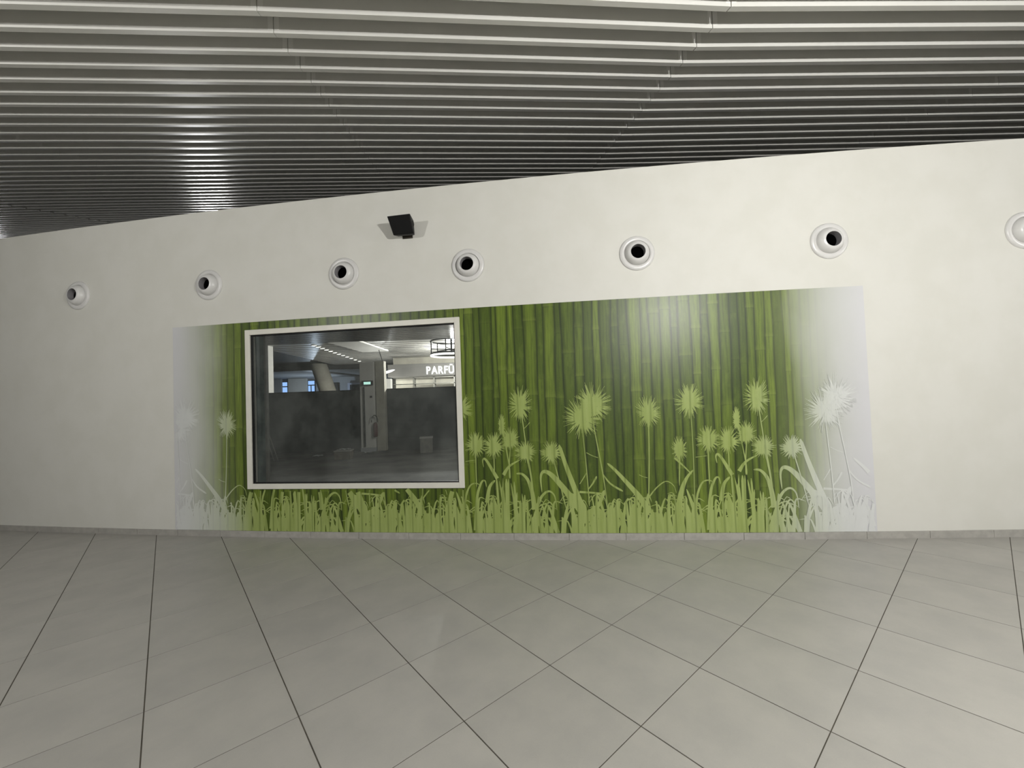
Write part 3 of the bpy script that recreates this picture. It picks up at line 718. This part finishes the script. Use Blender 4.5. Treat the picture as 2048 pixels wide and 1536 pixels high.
sx0, sx1 = px_x(786,17.2), px_x(950,17.2); zt, zb = px_z(850,754,17.2), 0.0
ncol = 4
for q in range(ncol+1):
    xx = sx0+(sx1-sx0)*q/ncol; hall_box('upright',xx-0.025,xx+0.025,17.2,17.55,0,zt,M['hall_dark'] if q == 0 else M['jamb_grey'],sh)
for z in (zt, zt-0.26, zt-0.62, zt-1.1): hall_box('shelf_board',sx0,sx1,17.2,17.55,z-0.03,z,M['jamb_grey'],sh)
pier('white_cabinet',771,782,17.0,0.4,M['hall_white'],'narrow white cabinet left of the shelf frame',2.45,'cabinet')
# tilted oval lamp and ring pendant
c = at(772,745,15.0)
ol = lathe('oval_lamp',[(0.0001,-0.05),(0.22,-0.035),(0.30,0),(0.26,0.03),(0.0001,0.045)],28)
o = obj('oval_lamp', ol, M['lamp_emit']); o.location = c; o.rotation_euler = (0,math.radians(-16),0); o.scale = (1.15,0.7,0.7)
tag(o,'bright oval hanging lamp near the top of the square post','lamp'); rd = tube('rod',[(0,0,0.04),(0.0,0,1.25)],0.012,8); obj('rod',rd,M['hall_dark'],o)
rp = empty('ring_pendant'); tag(rp,'black ring shaped pendant frame with lit lower rim at top right of the window','pendant lamp')
rc = at(898,700,11.9); 
def ring(name, cx, cy, cz_, R, r, mat):
    pts = [(cx+R*math.cos(2*math.pi*i/40), cy+R*math.sin(2*math.pi*i/40), cz_) for i in range(41)]
    return obj(name, tube(name, pts, r, 8), mat, rp)
RR = 0.62
ring('upper_ring',rc.x,12.4,3.30,RR,0.022,M['hall_dark']); ring('lit_rim',rc.x,12.4,2.86,RR,0.026,M['lamp_emit']); ring('lower_ring',rc.x,12.4,2.92,RR,0.02,M['hall_dark'])
for q in range(6):
    a = 2*math.pi*q/6+0.4; X, Y = rc.x+RR*math.cos(a), 12.4+RR*math.sin(a); obj('strut',tube('strut',[(X,Y,2.92),(X,Y,3.30)],0.016,8),M['hall_dark'],rp)
for q in range(3):
    a = math.pi*q/3+0.4; obj('cross_bar',tube('cross_bar',[(rc.x-RR*math.cos(a),12.4-RR*math.sin(a),3.05),(rc.x+RR*math.cos(a),12.4+RR*math.sin(a),3.05)],0.014,8),M['hall_dark'],rp)
obj('stem',tube('stem',[(rc.x,12.4,2.92),(rc.x,12.4,3.5)],0.03,10),M['hall_dark'],rp)
# things left lying on the dark floor
def crate(name,px,py,Y,w,d,h,rz,mat,lab,cat,lid=True):
    c = at(px,py,Y); e = empty(name,(c.x,c.y,0.001),rz); tag(e,lab,cat)
    obj('body',boxme('body',-w/2,w/2,-d/2,d/2,0,h,0.006),mat,e)
    if lid: obj('lid',boxme('lid',-w/2-0.012,w/2+0.012,-d/2-0.012,d/2+0.012,h,h+0.03,0.004),M['hall_slat'],e)
    return e
crate('storage_box',688,905,11.2,0.42,0.32,0.22,0.1,M['card'],'low cardboard box on the dark hall floor left of the service column','box')
crate('storage_bin',853,890,12.0,0.36,0.36,0.42,0.2,M['jamb_grey'],'grey bin with pale lid by the dark partition on the right','bin')
v, f = [], []
def film(px,py,Y,lab,zz,s=0.13):
    c = at(px,py,Y); rg = random.Random(int(px)); n = 7; v = []
    for j in range(n):
        for i in range(n): v.append(((i/(n-1)-0.5)*s*2+rg.uniform(-.01,.01),(j/(n-1)-0.5)*s+rg.uniform(-.01,.01),rg.uniform(0.004,0.05)))
    f = [(j*n+i,j*n+i+1,(j+1)*n+i+1,(j+1)*n+i) for j in range(n-1) for i in range(n-1)]
    o = obj('crumpled_sheet', mesh('crumpled_sheet',v,f), M['blade_film']); o.location = (c.x,c.y,zz)
    o.modifiers.new('thick','SOLIDIFY').thickness = 0.003
    tag(o,lab,'sheet')
film(690,902,11.2,'small crumpled pale sheet lying on the cardboard box',0.2515); film(636,905,11.9,'small crumpled pale sheet on the dark hall floor',0.002)
film(736,884,12.3,'small pale scrap at the foot of the service column',0.002,0.1)
for q,(pa_,pb_) in enumerate((((528,842),(556,900)),((524,850),(548,905)))):
    a, b = at(pa_[0],pa_[1],11.6), at(pb_[0],pb_[1],11.2); b.z = 0.02
    tag(obj('leaning_rod', tube('leaning_rod',[a,b],0.015,8), M['jamb_grey']), 'thin grey rod leaning beside the left window jamb, %s of the pair' % ('right' if q == 0 else 'left'),'rod')
fx = at(749,860,12.5); fe = empty('fire_extinguisher',(fx.x,12.58,0.45)); tag(fe,'dark red fire extinguisher hanging low on the service column','extinguisher')
obj('cylinder',lathe('cylinder',[(0.0001,0),(0.06,0.005),(0.07,0.03),(0.07,0.36),(0.05,0.42),(0.02,0.45),(0.0001,0.45)],20),M['red_steel'],fe)
obj('hose',tube('hose',[(0.0+0.1*math.cos(t_/10*math.pi),-0.05,0.45+0.22*math.sin(t_/10*math.pi)) for t_ in range(11)],0.012,8),M['gasket'],fe)
